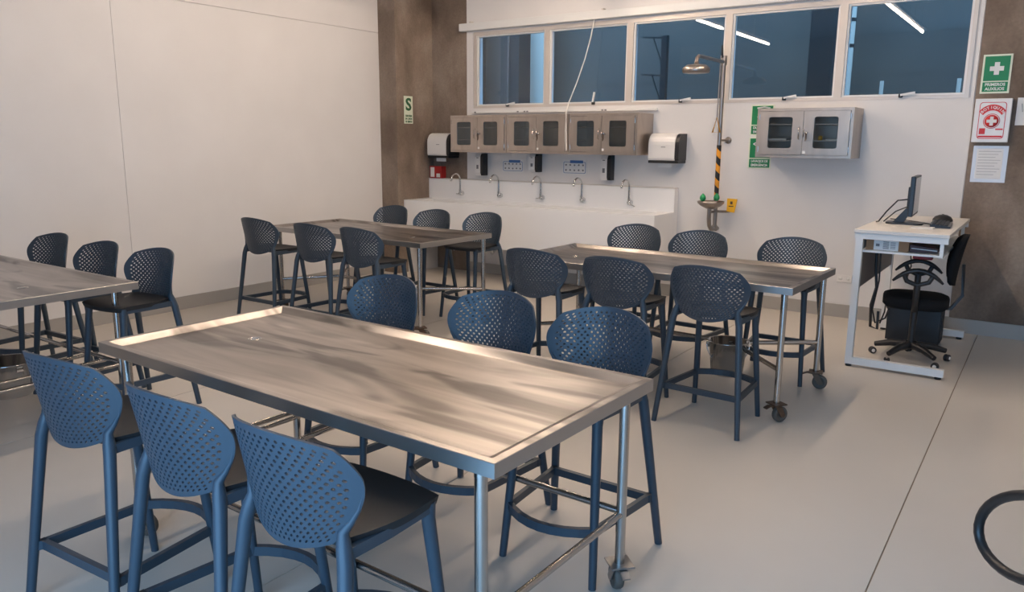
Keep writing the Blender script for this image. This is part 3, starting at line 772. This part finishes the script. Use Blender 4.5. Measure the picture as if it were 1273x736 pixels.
side_me = {sx: MB().bar([legpt('R', sx, zst)+Vector((-sx*.012, .025, 0)), legpt('F', sx, zst)+Vector((-sx*.002, 0, 0))], .02, .034).mesh('side_stretcher', stoolm) for sx in (-1, 1)}
fpts = []
for k in range(9):
    t = -1+2*k/8; fpts.append((t*.205, .212+.085*(1-t*t), zst))
foot_me = MB().bar(fpts, .022, .036).mesh('footrest', stoolm)
srail_me = {sx: MB().bar([(sx*.204, -.155, .680), (sx*.203, 0, .680), (sx*.19, .165, .680)], .02, .032).mesh('seat_rail', stoolm) for sx in (-1, 1)}
def make_stool():
    r = empty('bar_stool')
    link('seat', seatme, r); link('backrest', backme, r)
    for sx in (-1, 1):
        link('leg', legme[('R', sx)], r); link('leg', legme[('F', sx)], r)
        link('side_stretcher', side_me[sx], r); link('seat_rail', srail_me[sx], r)
    link('rear_stretcher', rail_me, r); link('footrest', foot_me, r)
    return r
STOOLS = [
 (-2.714, 1.404, 3.5, 'blue lit perforated bar stool, leftmost of three with backs turned at the foreground table', 'A'),
 (-2.072, 1.403, -1.6, 'blue lit perforated bar stool, middle of three with backs turned at the foreground table', 'A'),
 (-1.558, 1.405, -2.2, 'large blue perforated bar stool nearest the viewer with its charcoal seat showing', 'A'),
 (-2.805, 2.74, 179.0, 'bar stool behind the foreground table, its back most strongly blue on one edge', 'A'),
 (-2.083, 2.716, 180.2, 'bar stool at the middle of the far side of the foreground table', 'A'),
 (-1.504, 2.681, 179.0, 'bar stool behind the near corner of the foreground table beside its steel leg', 'A'),
 (-2.829, 4.525, -1.2, 'dark bar stool with its back to us, leftmost at the right table', 'B'),
 (-2.219, 4.527, 0.0, 'dark bar stool with its back to us, middle one at the right table', 'B'),
 (-1.608, 4.53, -2.6, 'dark bar stool seen whole in front of the hanging bucket at the right table', 'B'),
 (-2.908, 5.912, 179.4, 'dark bar stool facing us in front of the counter end at the right table', 'B'),
 (-2.291, 5.786, 177.8, 'dark bar stool facing us below the eyewash bowl at the right table', 'B'),
 (-1.548, 5.777, 181.3, 'dark bar stool facing us at the right table end nearest the desk', 'B'),
 (-5.975, 4.708, 0.3, 'dark bar stool with its back to us, beside the white wall at the far table', 'C'),
 (-5.214, 4.682, 1.3, 'dark bar stool with its back to us, middle one at the far table', 'C'),
 (-4.669, 4.71, -1.6, 'dark bar stool with its back to us, just behind the bluest stool', 'C'),
 (-5.854, 6.036, 179.0, 'dark bar stool facing us in front of the concrete column', 'C'),
 (-5.189, 5.934, 178.3, 'dark bar stool facing us, middle one along the white counter at the far table', 'C'),
 (-4.591, 5.989, 176.6, 'dark bar stool facing us with seat showing at the far table end', 'C'),
 (-6.052, 2.609, 183.7, 'dark bar stool at the cut off table, closest to the picture edge', 'D'),
 (-5.314, 2.577, 183.2, 'dark bar stool at the cut off table, middle of three', 'D'),
 (-4.708, 2.601, 182.9, 'dark bar stool at the cut off table with rounded seat beside the steel leg', 'D'),
]
GRP = {'A': 'stools around the foreground table', 'B': 'stools around the right table', 'C': 'stools around the far table', 'D': 'stools at the cut off table'}
proto = make_stool()
for i, (x, y, a, lab, g) in enumerate(STOOLS):
    o = proto if i == 0 else copy_tree(proto)
    o.location = (x, y, 0); o.rotation_euler = (0, 0, math.radians(a))
    tag(o, lab, 'stool', GRP[g])

# ------------------------------------------------------------------ steel tables
TL, TW, TH = 2.105, .953, .86
def tray_mesh(dx, dy):
    mb = MB(); a, b = TL/2, TW/2
    loops = []
    def rect(a_, b_, z): return [(-a_, -b_, z), (a_, -b_, z), (a_, b_, z), (-a_, b_, z)]
    L_ = [rect(a-.02, b-.02, TH-.045), rect(a, b, TH-.045), rect(a, b, TH-.002), rect(a-.002, b-.002, TH), rect(a-.028, b-.028, TH), rect(a-.036, b-.036, TH-.004), rect(a-.066, b-.066, TH-.020), rect(a-.072, b-.072, TH-.022)]
    for k in range(3, len(L_)-1):
        vs = L_[k]+L_[k+1]
        mb.add(vs, [(i, (i+1) % 4, 4+(i+1) % 4, 4+i) for i in range(4)])
    # gently falling floor with the drain hole
    R_ = .03; n = 16
    hole = [(dx+R_*math.cos(2*pi*k/n), dy+R_*math.sin(2*pi*k/n), TH-.030) for k in range(n)]
    o = len(mb.v)
    inner = L_[-1]
    rim = []
    for k in range(n):
        an = 2*pi*k/n; c, s_ = math.cos(an), math.sin(an)
        t = 1e9
        if c > 1e-6: t = min(t, (a-.072-dx)/c)
        if c < -1e-6: t = min(t, (-(a-.072)-dx)/c)
        if s_ > 1e-6: t = min(t, (b-.072-dy)/s_)
        if s_ < -1e-6: t = min(t, (-(b-.072)-dy)/s_)
        rim.append((an, (dx+c*t, dy+s_*t, TH-.022)))
    for q in inner: rim.append((math.atan2(q[1]-dy, q[0]-dx) % (2*pi), q))
    rim.sort(key=lambda e: e[0])
    rp = [e[1] for e in rim]; ra = [e[0] for e in rim]
    ring = [(dx+R_*math.cos(t), dy+R_*math.sin(t), TH-.030) for t in ra]
    k = len(rp)
    mb.add(rp+ring, [(i, (i+1) % k, k+(i+1) % k, k+i) for i in range(k)])
    mb.add([(x, y, TH-.044) for x, y, z in rect(a-.02, b-.02, 0)], [(3, 2, 1, 0)])
    ap = MB()
    for k in range(3):
        vs = L_[k]+L_[k+1]
        ap.add(vs, [(i, (i+1) % 4, 4+(i+1) % 4, 4+i) for i in range(4)])
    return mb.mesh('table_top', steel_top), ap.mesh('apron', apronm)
def caster_meshes(mt, wm):
    body = MB().box(-.046, .046, -.046, .046, .118, .125).lathe([(0, .118), (.03, .118), (.03, .104), (0, .104)], 12)
    for s_ in (-1, 1): body.prism([(-.022, .108), (.022, .108), (.052, .045), (.040, .034), (.018, .04)], s_*.026-.002, s_*.026+.002, 'xz')
    wheel = MB().lathe([(.0, -.016), (.03, -.016), (.032, -.019), (.046, -.017), (.050, -.008), (.050, .008), (.046, .017), (.032, .019), (.03, .016), (0, .016)], 20, (.03, 0, .0505), 'y')
    brake = MB().bar([(-.02, 0, .108), (-.055, 0, .112), (-.085, 0, .10)], .03, .008)
    return body.mesh('caster', mt), wheel.mesh('wheel', wm), brake.mesh('brake_lever', mt)
CAST = {'A': caster_meshes(galv, grey_rubber), 'B': caster_meshes(dark_metal, grey_rubber)}
def bucket_mesh(r0, r1, h):
    return MB().lathe([(0, 0), (r0-.01, 0), (r0, .01), (r1, h), (r1+.012, h+.003), (r1+.012, h+.009), (r1-.004, h+.006), (r0-.006, .014), (0, .006)], 30)
def table(cx, cy, rot, kind, insL, insR, drain, lab, swivel):
    r = empty('steel_table', (cx, cy, 0), rot); tag(r, lab, 'table', 'stainless steel tables')
    tm, am = tray_mesh(*drain)
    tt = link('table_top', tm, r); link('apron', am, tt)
    MB().lathe([(.031, 0), (.027, .0015), (.022, .0), (.018, -.010), (0, -.010)], 18, (drain[0], drain[1], TH-.0295)).build('drain', steel_shine, tt)
    a, b = TL/2, TW/2
    lx = {-1: -a+insL, 1: a-insR}; ly = b-.05
    k = 0
    for sx in (-1, 1):
        for sy in (-1, 1):
            lg = MB().tube([(lx[sx], sy*ly, .124), (lx[sx], sy*ly, TH-.045)], .0195, 14).build('leg', steel_tube, r)
            MB().lathe([(.021, TH-.075), (.021, TH-.045)], 14, (lx[sx], sy*ly, 0)).build('collar', steel_tube, lg)
            cb, cw, cbr = CAST[kind]
            c = link('caster', cb, r, (lx[sx], sy*ly, 0)); c.rotation_euler = (0, 0, swivel[k]); k += 1
            link('wheel', cw, c); link('brake_lever', cbr, c)
    z = .335
    if kind == 'A':
        for sy in (-1, 1): MB().tube([(lx[-1], sy*ly, z), (lx[1], sy*ly, z)], .0135, 10).build('long_rail', steel_tube, r)
        for sx in (-1, 1): MB().tube([(lx[sx], -ly, z-.01), (lx[sx], ly, z-.01)], .0135, 10).build('end_rail', steel_tube, r)
        return r, lx, ly
    jx = .54
    MB().tube([(-jx, 0, z+.015), (jx, 0, z+.015)], .0155, 10).build('spine_rail', steel_tube, r)
    for sx in (-1, 1):
        for sy in (-1, 1): MB().tube([(sx*jx, 0, z+.012), (lx[sx], sy*ly, z)], .0155, 10).build('brace_rail', steel_tube, r)
    return r, lx, ly
t1, lx1, ly1 = table(-2.182, 2.083, -.0256, 'A', .125, .085, (-.68, .03), 'large stainless tray table in the foreground with streaked top', (.3, .4, .5, 2.4))
for x in (-.86, -.60): MB().tube([(x, -ly1, .322), (x, ly1, .322)], .0125, 10).build('cross_bar', steel_tube, t1)
t3, lx3, ly3 = table(-2.238, 5.172, -.0308, 'B', .08, .06, (-.75, 0), 'stainless tray table on the right, its end towards the desk', (2.0, 1.2, 1.0, .2))
t2, lx2, ly2 = table(-5.319, 5.393, -.0432, 'B', .15, .06, (.55, -.05), 'smaller looking stainless tray table at the back by the white wall', (2.0, 1.2, 1.0, .2))
t4, lx4, ly4 = table(-5.511, 2.039, 0.0, 'A', .12, .19, (.55, .05), 'stainless tray table cut off by the picture edge', (.3, .4, .5, 2.4))
for x in (.47, .68): MB().tube([(x, -ly4, .322), (x, ly4, .322)], .0125, 10).build('cross_bar', steel_tube, t4)

def bucket(x, y, z, r0, r1, h, lab, bail=True, rz=0):
    o = bucket_mesh(r0, r1, h).build('steel_bucket', steel_shine, None, (x, y, z)); tag(o, lab, 'bucket', 'steel buckets under the tables')
    o.rotation_euler = (0, 0, rz)
    for s_ in (-1, 1): MB().box(s_*(r1+.012)-.008, s_*(r1+.012)+.008, -.018, .018, h-.035, h-.004, .003).build('ear', chrome, o)
    if bail:
        MB().tube([(math.cos(t)*(r1+.02), -math.sin(t)*.03, h-.02-math.sin(t)*(r1+.02)*.95) for t in [pi*k/14 for k in range(15)]], .004, 6).build('bail_handle', chrome, o)
    return o
bucket(-1.69, 5.03, .16, .105, .125, .225, 'shiny steel bucket hanging under the right table', True, .6)
bucket(-5.00, 5.28, .14, .105, .125, .225, 'steel bucket with wire handle under the far table', True, -.4)
bucket(-2.92, 2.02, .16, .12, .135, .19, 'steel bucket between the bars under the foreground table', True, .8)
bucket(-5.02, 1.98, .19, .125, .145, .20, 'polished steel bowl between the bars of the cut off table', False, 0)

# ------------------------------------------------------------------ computer desk
dk = empty('computer_desk', (-.87, 7.05, 0)); tag(dk, 'tall white framed computer desk with pale top', 'desk')
T = (.87, -7.05, 0)
def K(mb, nm, mt, par=None): return mb.build(nm, mt, par or dk, T if par is None else None)
dx0, dx1, dy0, dy1, dz = -1.205, -.57, 6.30, 7.82, 1.066
K(MB().box(dx0, dx1, dy0-.01, dy1, dz-.026, dz, .003), 'desk_top', desk_lam)
for ya in (dy0, dy1-.06): K(MB().box(dx0+.005, dx1-.005, ya, ya+.05, dz-.07, dz-.026), 'top_rail', whitemet)
for y in (dy0, dy1-.05):
    K(MB().box(-1.19, -1.14, y, y+.05, .02, dz-.07), 'leg', whitemet)
    f = K(MB().box(-1.14, -.51, y, y+.05, .02, .075).box(-1.19, -1.14, y, y+.05, .0195, .02), 'foot_bar', whitemet)
    for x in (-1.165, -.545): MB().lathe([(0, 0), (.024, 0), (.022, .02), (0, .02)], 12, (x, y+.025, 0)).build('foot_pad', blackp, f)
K(MB().box(-1.14, -.60, dy0+.03, dy1-.03, .895, .91), 'shelf', whitemet)
for ya in (dy0+.005, dy1-.04): K(MB().box(-.625, -.60, ya, ya+.025, .895, dz-.07), 'shelf_hanger', whitemet)
K(MB().box(-1.165, -1.147, dy0+.05, dy1-.05, .615, .895), 'modesty_panel', desk_panel)
K(MB().box(-1.165, -1.147, dy0+.05, dy1-.05, .912, dz-.07), 'back_panel', whitemet)

mo = empty('monitor', (-.95, 6.98, dz), .05); tag(mo, 'black flat monitor seen from its edge on the desk', 'monitor')
MB().prism(rrect(-.15, .12, -.10, .10, .05), 0, .012, 'xy').build('base', blackp, mo)
MB().prism([(-.10, .012), (-.02, .012), (.055, .16), (.03, .18)], -.03, .03, 'xz').build('stand', blackp, mo)
MB().box(.02, .055, -.235, .235, .075, .385, .006).build('housing', blackp, mo)
MB().box(.055, .0565, -.22, .22, .092, .372).build('screen', screenm, mo)
MB().box(.0, .02, -.13, .13, .13, .30, .006).build('rear_cover', blackp, mo)
kb = empty('keyboard', (-.70, 6.98, dz), .06); tag(kb, 'black computer keyboard on the desk', 'keyboard')
MB().prism([(-.07, 0), (.07, 0), (.07, .014), (-.07, .028)], -.215, .215, 'xz').build('case', blackp, kb)
for i in range(4):
    for j in range(12):
        x, y = -.045+.028*i, -.19+.0345*j
        zt = .022-.1*(x+.0)
        MB().box(x-.011, x+.011, y-.0145, y+.0145, zt-.004, zt+.006).build('key', rubber, kb)
mu = empty('computer_mouse', (-.74, 7.42, dz), .4); tag(mu, 'black rounded computer mouse beyond the keyboard', 'mouse')
MB().lathe([(0, .055), (.03, .052), (.06, .038), (.075, .015), (.076, 0), (0, 0)], 20).build('shell', blackp, mu)
MB().box(-.004, .004, -.02, .02, .05, .058, .002).build('scroll_wheel', rubber, mu)
tag(MB().box(-.87, -.72, 6.63, 6.76, dz, dz+.008, .002).build('mouse_pad', paper), 'small white pad in front of the monitor foot', 'pad')
tag(MB().tube([(-.96, 7.0, 1.26), (-1.03, 6.98, 1.25), (-1.10, 6.95, 1.16), (-1.15, 6.93, 1.078), (-1.17, 6.95, 1.072)], .006, 6).tube([(-.96, 7.02, 1.2), (-1.04, 7.0, 1.16), (-1.12, 6.97, 1.075)], .005, 6).build('monitor_cable', blackp),
    'black cable looping behind the monitor', 'cable')
tag(MB().tube([(-.77, 7.0, dz+.006), (-.82, 7.06, dz+.006), (-.88, 7.14, dz+.006), (-1.0, 7.25, dz+.006), (-1.12, 7.3, dz+.006)], .004, 6).build('keyboard_cable', blackp), 'thin keyboard cable crossing the desk top', 'cable')
cbx = empty('cardboard_box', (-.99, 6.46, .91)); tag(cbx, 'flat brown cardboard box with printed label on desk shelf', 'box')
MB().box(-.14, .155, -.08, .22, 0, .078, .003).build('carton', cardb, cbx)
lb = MB().box(-.085, .085, -.0815, -.08, .002, .076).build('label_panel', paper, cbx)
for k in range(5): MB().box(-.02+.0, .02, -.083, -.0815, .015+.012*k, .021+.012*k).build('printed_line', ink, lb)
for k in range(5): MB().box(.03, .065, -.083, -.0815, .018+.011*k, .022+.011*k).build('printed_line', ink, lb)
MB().box(-.07, -.045, -.083, -.0815, .03, .05).build('printed_mark', ink, lb)
fo = MB().prism([(-.83, 0), (-.645, .01), (-.645, .035), (-.83, .055)], 6.40, 6.70, 'xz').build('dark_folder', pmat('dark_red_folder', (.06, .015, .015), .5), None, (0, 0, .911)); tag(fo, 'dark red folder lying beside the cardboard box', 'folder')
MB().bar([(-.82, 6.398, .03), (-.65, 6.398, .022)], .004, .006).build('page_edge', paper, fo)
rbx = empty('red_case', (-.80, 6.95, .795)); tag(rbx, 'red plastic case hung under the desk shelf', 'case')
MB().box(-.07, .07, -.04, .04, 0, .10, .008).build('case_body', redp, rbx)
MB().box(.07, .12, -.02, .02, .045, .075, .004).build('plug', blackp, rbx)

pc = empty('computer_tower', (-.87, 7.47, 0)); tag(pc, 'black computer tower standing below the desk', 'computer')
MB().box(-.21, .21, -.10, .10, .012, .37, .006).build('case_body', blackp, pc)
for x in (-.17, .17): MB().box(x-.02, x+.02, -.09, .09, 0, .012).build('foot', rubber, pc)
MB().box(.21, .216, -.09, .09, .03, .36).build('front_panel', rubber, pc)
cb = MB()
cb.tube([(-1.13, 6.85, .90), (-1.12, 6.85, .7), (-1.10, 6.83, .55), (-1.13, 6.84, .40), (-1.12, 6.84, .22), (-1.07, 6.86, .20), (-1.08, 6.9, .34)], .012, 6)
cb.tube([(-1.10, 6.86, .90), (-1.09, 6.86, .6), (-1.12, 6.86, .36), (-1.09, 6.86, .25), (-1.03, 6.95, .28), (-1.05, 7.2, .30)], .007, 6)
cb.tube([(-1.06, 6.9, .24), (-1.04, 6.95, .33), (-1.06, 7.1, .36), (-1.07, 7.3, .3)], .006, 6)
tag(cb.build('cable_bundle', blackp), 'bundle of black cables hanging behind the desk leg', 'cable')
tag(MB().tube([(-1.05, YB-.02, .52), (-1.03, 7.9, .45), (-.98, 7.75, .62), (-.99, 7.6, .88)], .006, 6).tube([(-.95, YB-.02, .52), (-.95, 8.0, .3), (-.92, 7.7, .2)], .006, 6).build('power_cord', blackp), 'thin black power cords at the wall socket under desk', 'cord')

# ------------------------------------------------------------------ office chairs with loop armrests
def office_chair(x, y, rz, lab, seat_z=.50, hoop=False):
    r = empty('office_chair', (x, y, 0), rz); tag(r, lab, 'chair', 'black office chairs')
    # local: sitter faces +y
    for k in range(5):
        a = 2*pi*k/5+.05
        c, s_ = math.cos(a), math.sin(a)
        lg = MB().tube([(c*.03, s_*.03, .125), (c*.15, s_*.15, .118), (c*.27, s_*.27, .085)], [.034, .028, .02], 8).build('base_leg', blackp, r)
        MB().lathe([(0, -.022), (.016, -.022), (.027, -.018), (.028, -.006), (.020, -.004), (.020, .004), (.028, .006), (.027, .018), (.016, .022), (0, .022)], 14, (0, 0, 0), 'y').build('caster', rubber, lg, (c*.285, s_*.285, .0285)).rotation_euler = (0, 0, a+.7)
        MB().lathe([(0, -.024), (.014, -.024), (.014, .024), (0, .024)], 12, (0, 0, 0), 'y').build('caster_cap', whitep, lg, (c*.285, s_*.285, .0285)).rotation_euler = (0, 0, a+.7)
    MB().tube([(0, 0, .10), (0, 0, seat_z-.06)], .026, 12).build('gas_lift', blackp, r)
    MB().box(-.09, .09, -.11, .11, seat_z-.075, seat_z-.05, .006).build('mechanism', blackp, r)
    n = 12; mb = MB(); vs = []; fs = []
    for lay, (dz_, k) in enumerate(((.035, .86), (.02, 1.0), (-.03, 1.0), (-.055, .9))):
        for i in range(28):
            a = 2*pi*i/28
            q = lambda t: math.copysign(abs(t)**.55, t)
            vs.append((.245*k*q(math.cos(a)), .235*k*q(math.sin(a)), seat_z+dz_+(.0)))
    for lay in range(3):
        for i in range(28): fs.append((lay*28+i, lay*28+(i+1) % 28, (lay+1)*28+(i+1) % 28, (lay+1)*28+i))
    fs += [tuple(range(27, -1, -1)), tuple(range(84, 112))]
    mb.add(vs, fs, True).build('seat', blackf, r)
    # backrest: curved padded shell
    vs = []; fs = []; nu, nv = 10, 10
    for lay in range(2):
        for j in range(nv+1):
            for i in range(nu+1):
                a, b = -1+2*i/nu, -1+2*j/nv
                sx = a*math.sqrt(1-.4*b*b); sz = b*math.sqrt(1-.4*a*a)
                vs.append((.20*sx, -.245-.03*sz-.035*(sz*.5)**2+.05*sx*sx-(.035 if lay else 0), seat_z+.33+.20*sz))
    m = (nu+1)*(nv+1)
    for j in range(nv):
        for i in range(nu):
            q = (j*(nu+1)+i, j*(nu+1)+i+1, (j+1)*(nu+1)+i+1, (j+1)*(nu+1)+i)
            fs += [q, tuple(m+k for k in reversed(q))]
    per = [i for i in range(nu)]+[i*(nu+1)+nu for i in range(nv)]+[nv*(nu+1)+nu-i for i in range(nu)]+[(nv-i)*(nu+1) for i in range(nv)]
    fs += [(per[i], per[i]+m, per[(i+1) % len(per)]+m, per[(i+1) % len(per)]) for i in range(len(per))]
    MB().add(vs, fs, True).build('backrest', blackf, r)
    MB().bar([(0, -.08, seat_z-.065), (0, -.25, seat_z-.05), (0, -.315, seat_z+.06), (0, -.30, seat_z+.30)], .06, .022).build('back_bracket', blackp, r)
    for s_ in (-1, 1):
        if hoop:
            pts = [(s_*.36, .208*math.cos(t), seat_z+.135+.125*math.sin(t)-.069*math.cos(t)) for t in [2*pi*k/32 for k in range(32)]]
            ar = MB().tube(pts, .015, 10, closed=True).build('armrest', blackp, r)
            MB().bar([(s_*.355, -.05, seat_z+.03), (s_*.32, -.05, seat_z-.055), (s_*.09, -.03, seat_z-.06)], .05, .012).build('arm_bracket', blackp, ar)
        else:
            top = [(s_*.28, .17-.34*k/10, seat_z+.265-.09*(2*k/10-1)**2) for k in range(11)]
            ar = MB().tube(top, [.012, .020, .024, .026, .026, .026, .026, .026, .024, .020, .012], 8, flat=.7).build('armrest', blackp, r)
            MB().tube([(s_*.28, .10, seat_z+.235), (s_*.28, .075, seat_z+.18), (s_*.27, .0, seat_z+.15), (s_*.28, -.075, seat_z+.18), (s_*.28, -.10, seat_z+.235)], .018, 8).build('arm_loop', blackp, ar)
            MB().tube([(s_*.27, 0, seat_z+.15), (s_*.265, 0, seat_z+.05), (s_*.24, 0, seat_z-.05), (s_*.1, 0, seat_z-.06)], .02, 8, flat=1.2).build('arm_post', blackp, ar)
    return r
office_chair(-.80, 6.78, pi/2+.12, 'black office chair pulled up to the computer desk')
office_chair(.344, 2.656, .618, 'black office chair of which only a loop armrest is in view', .50, True)
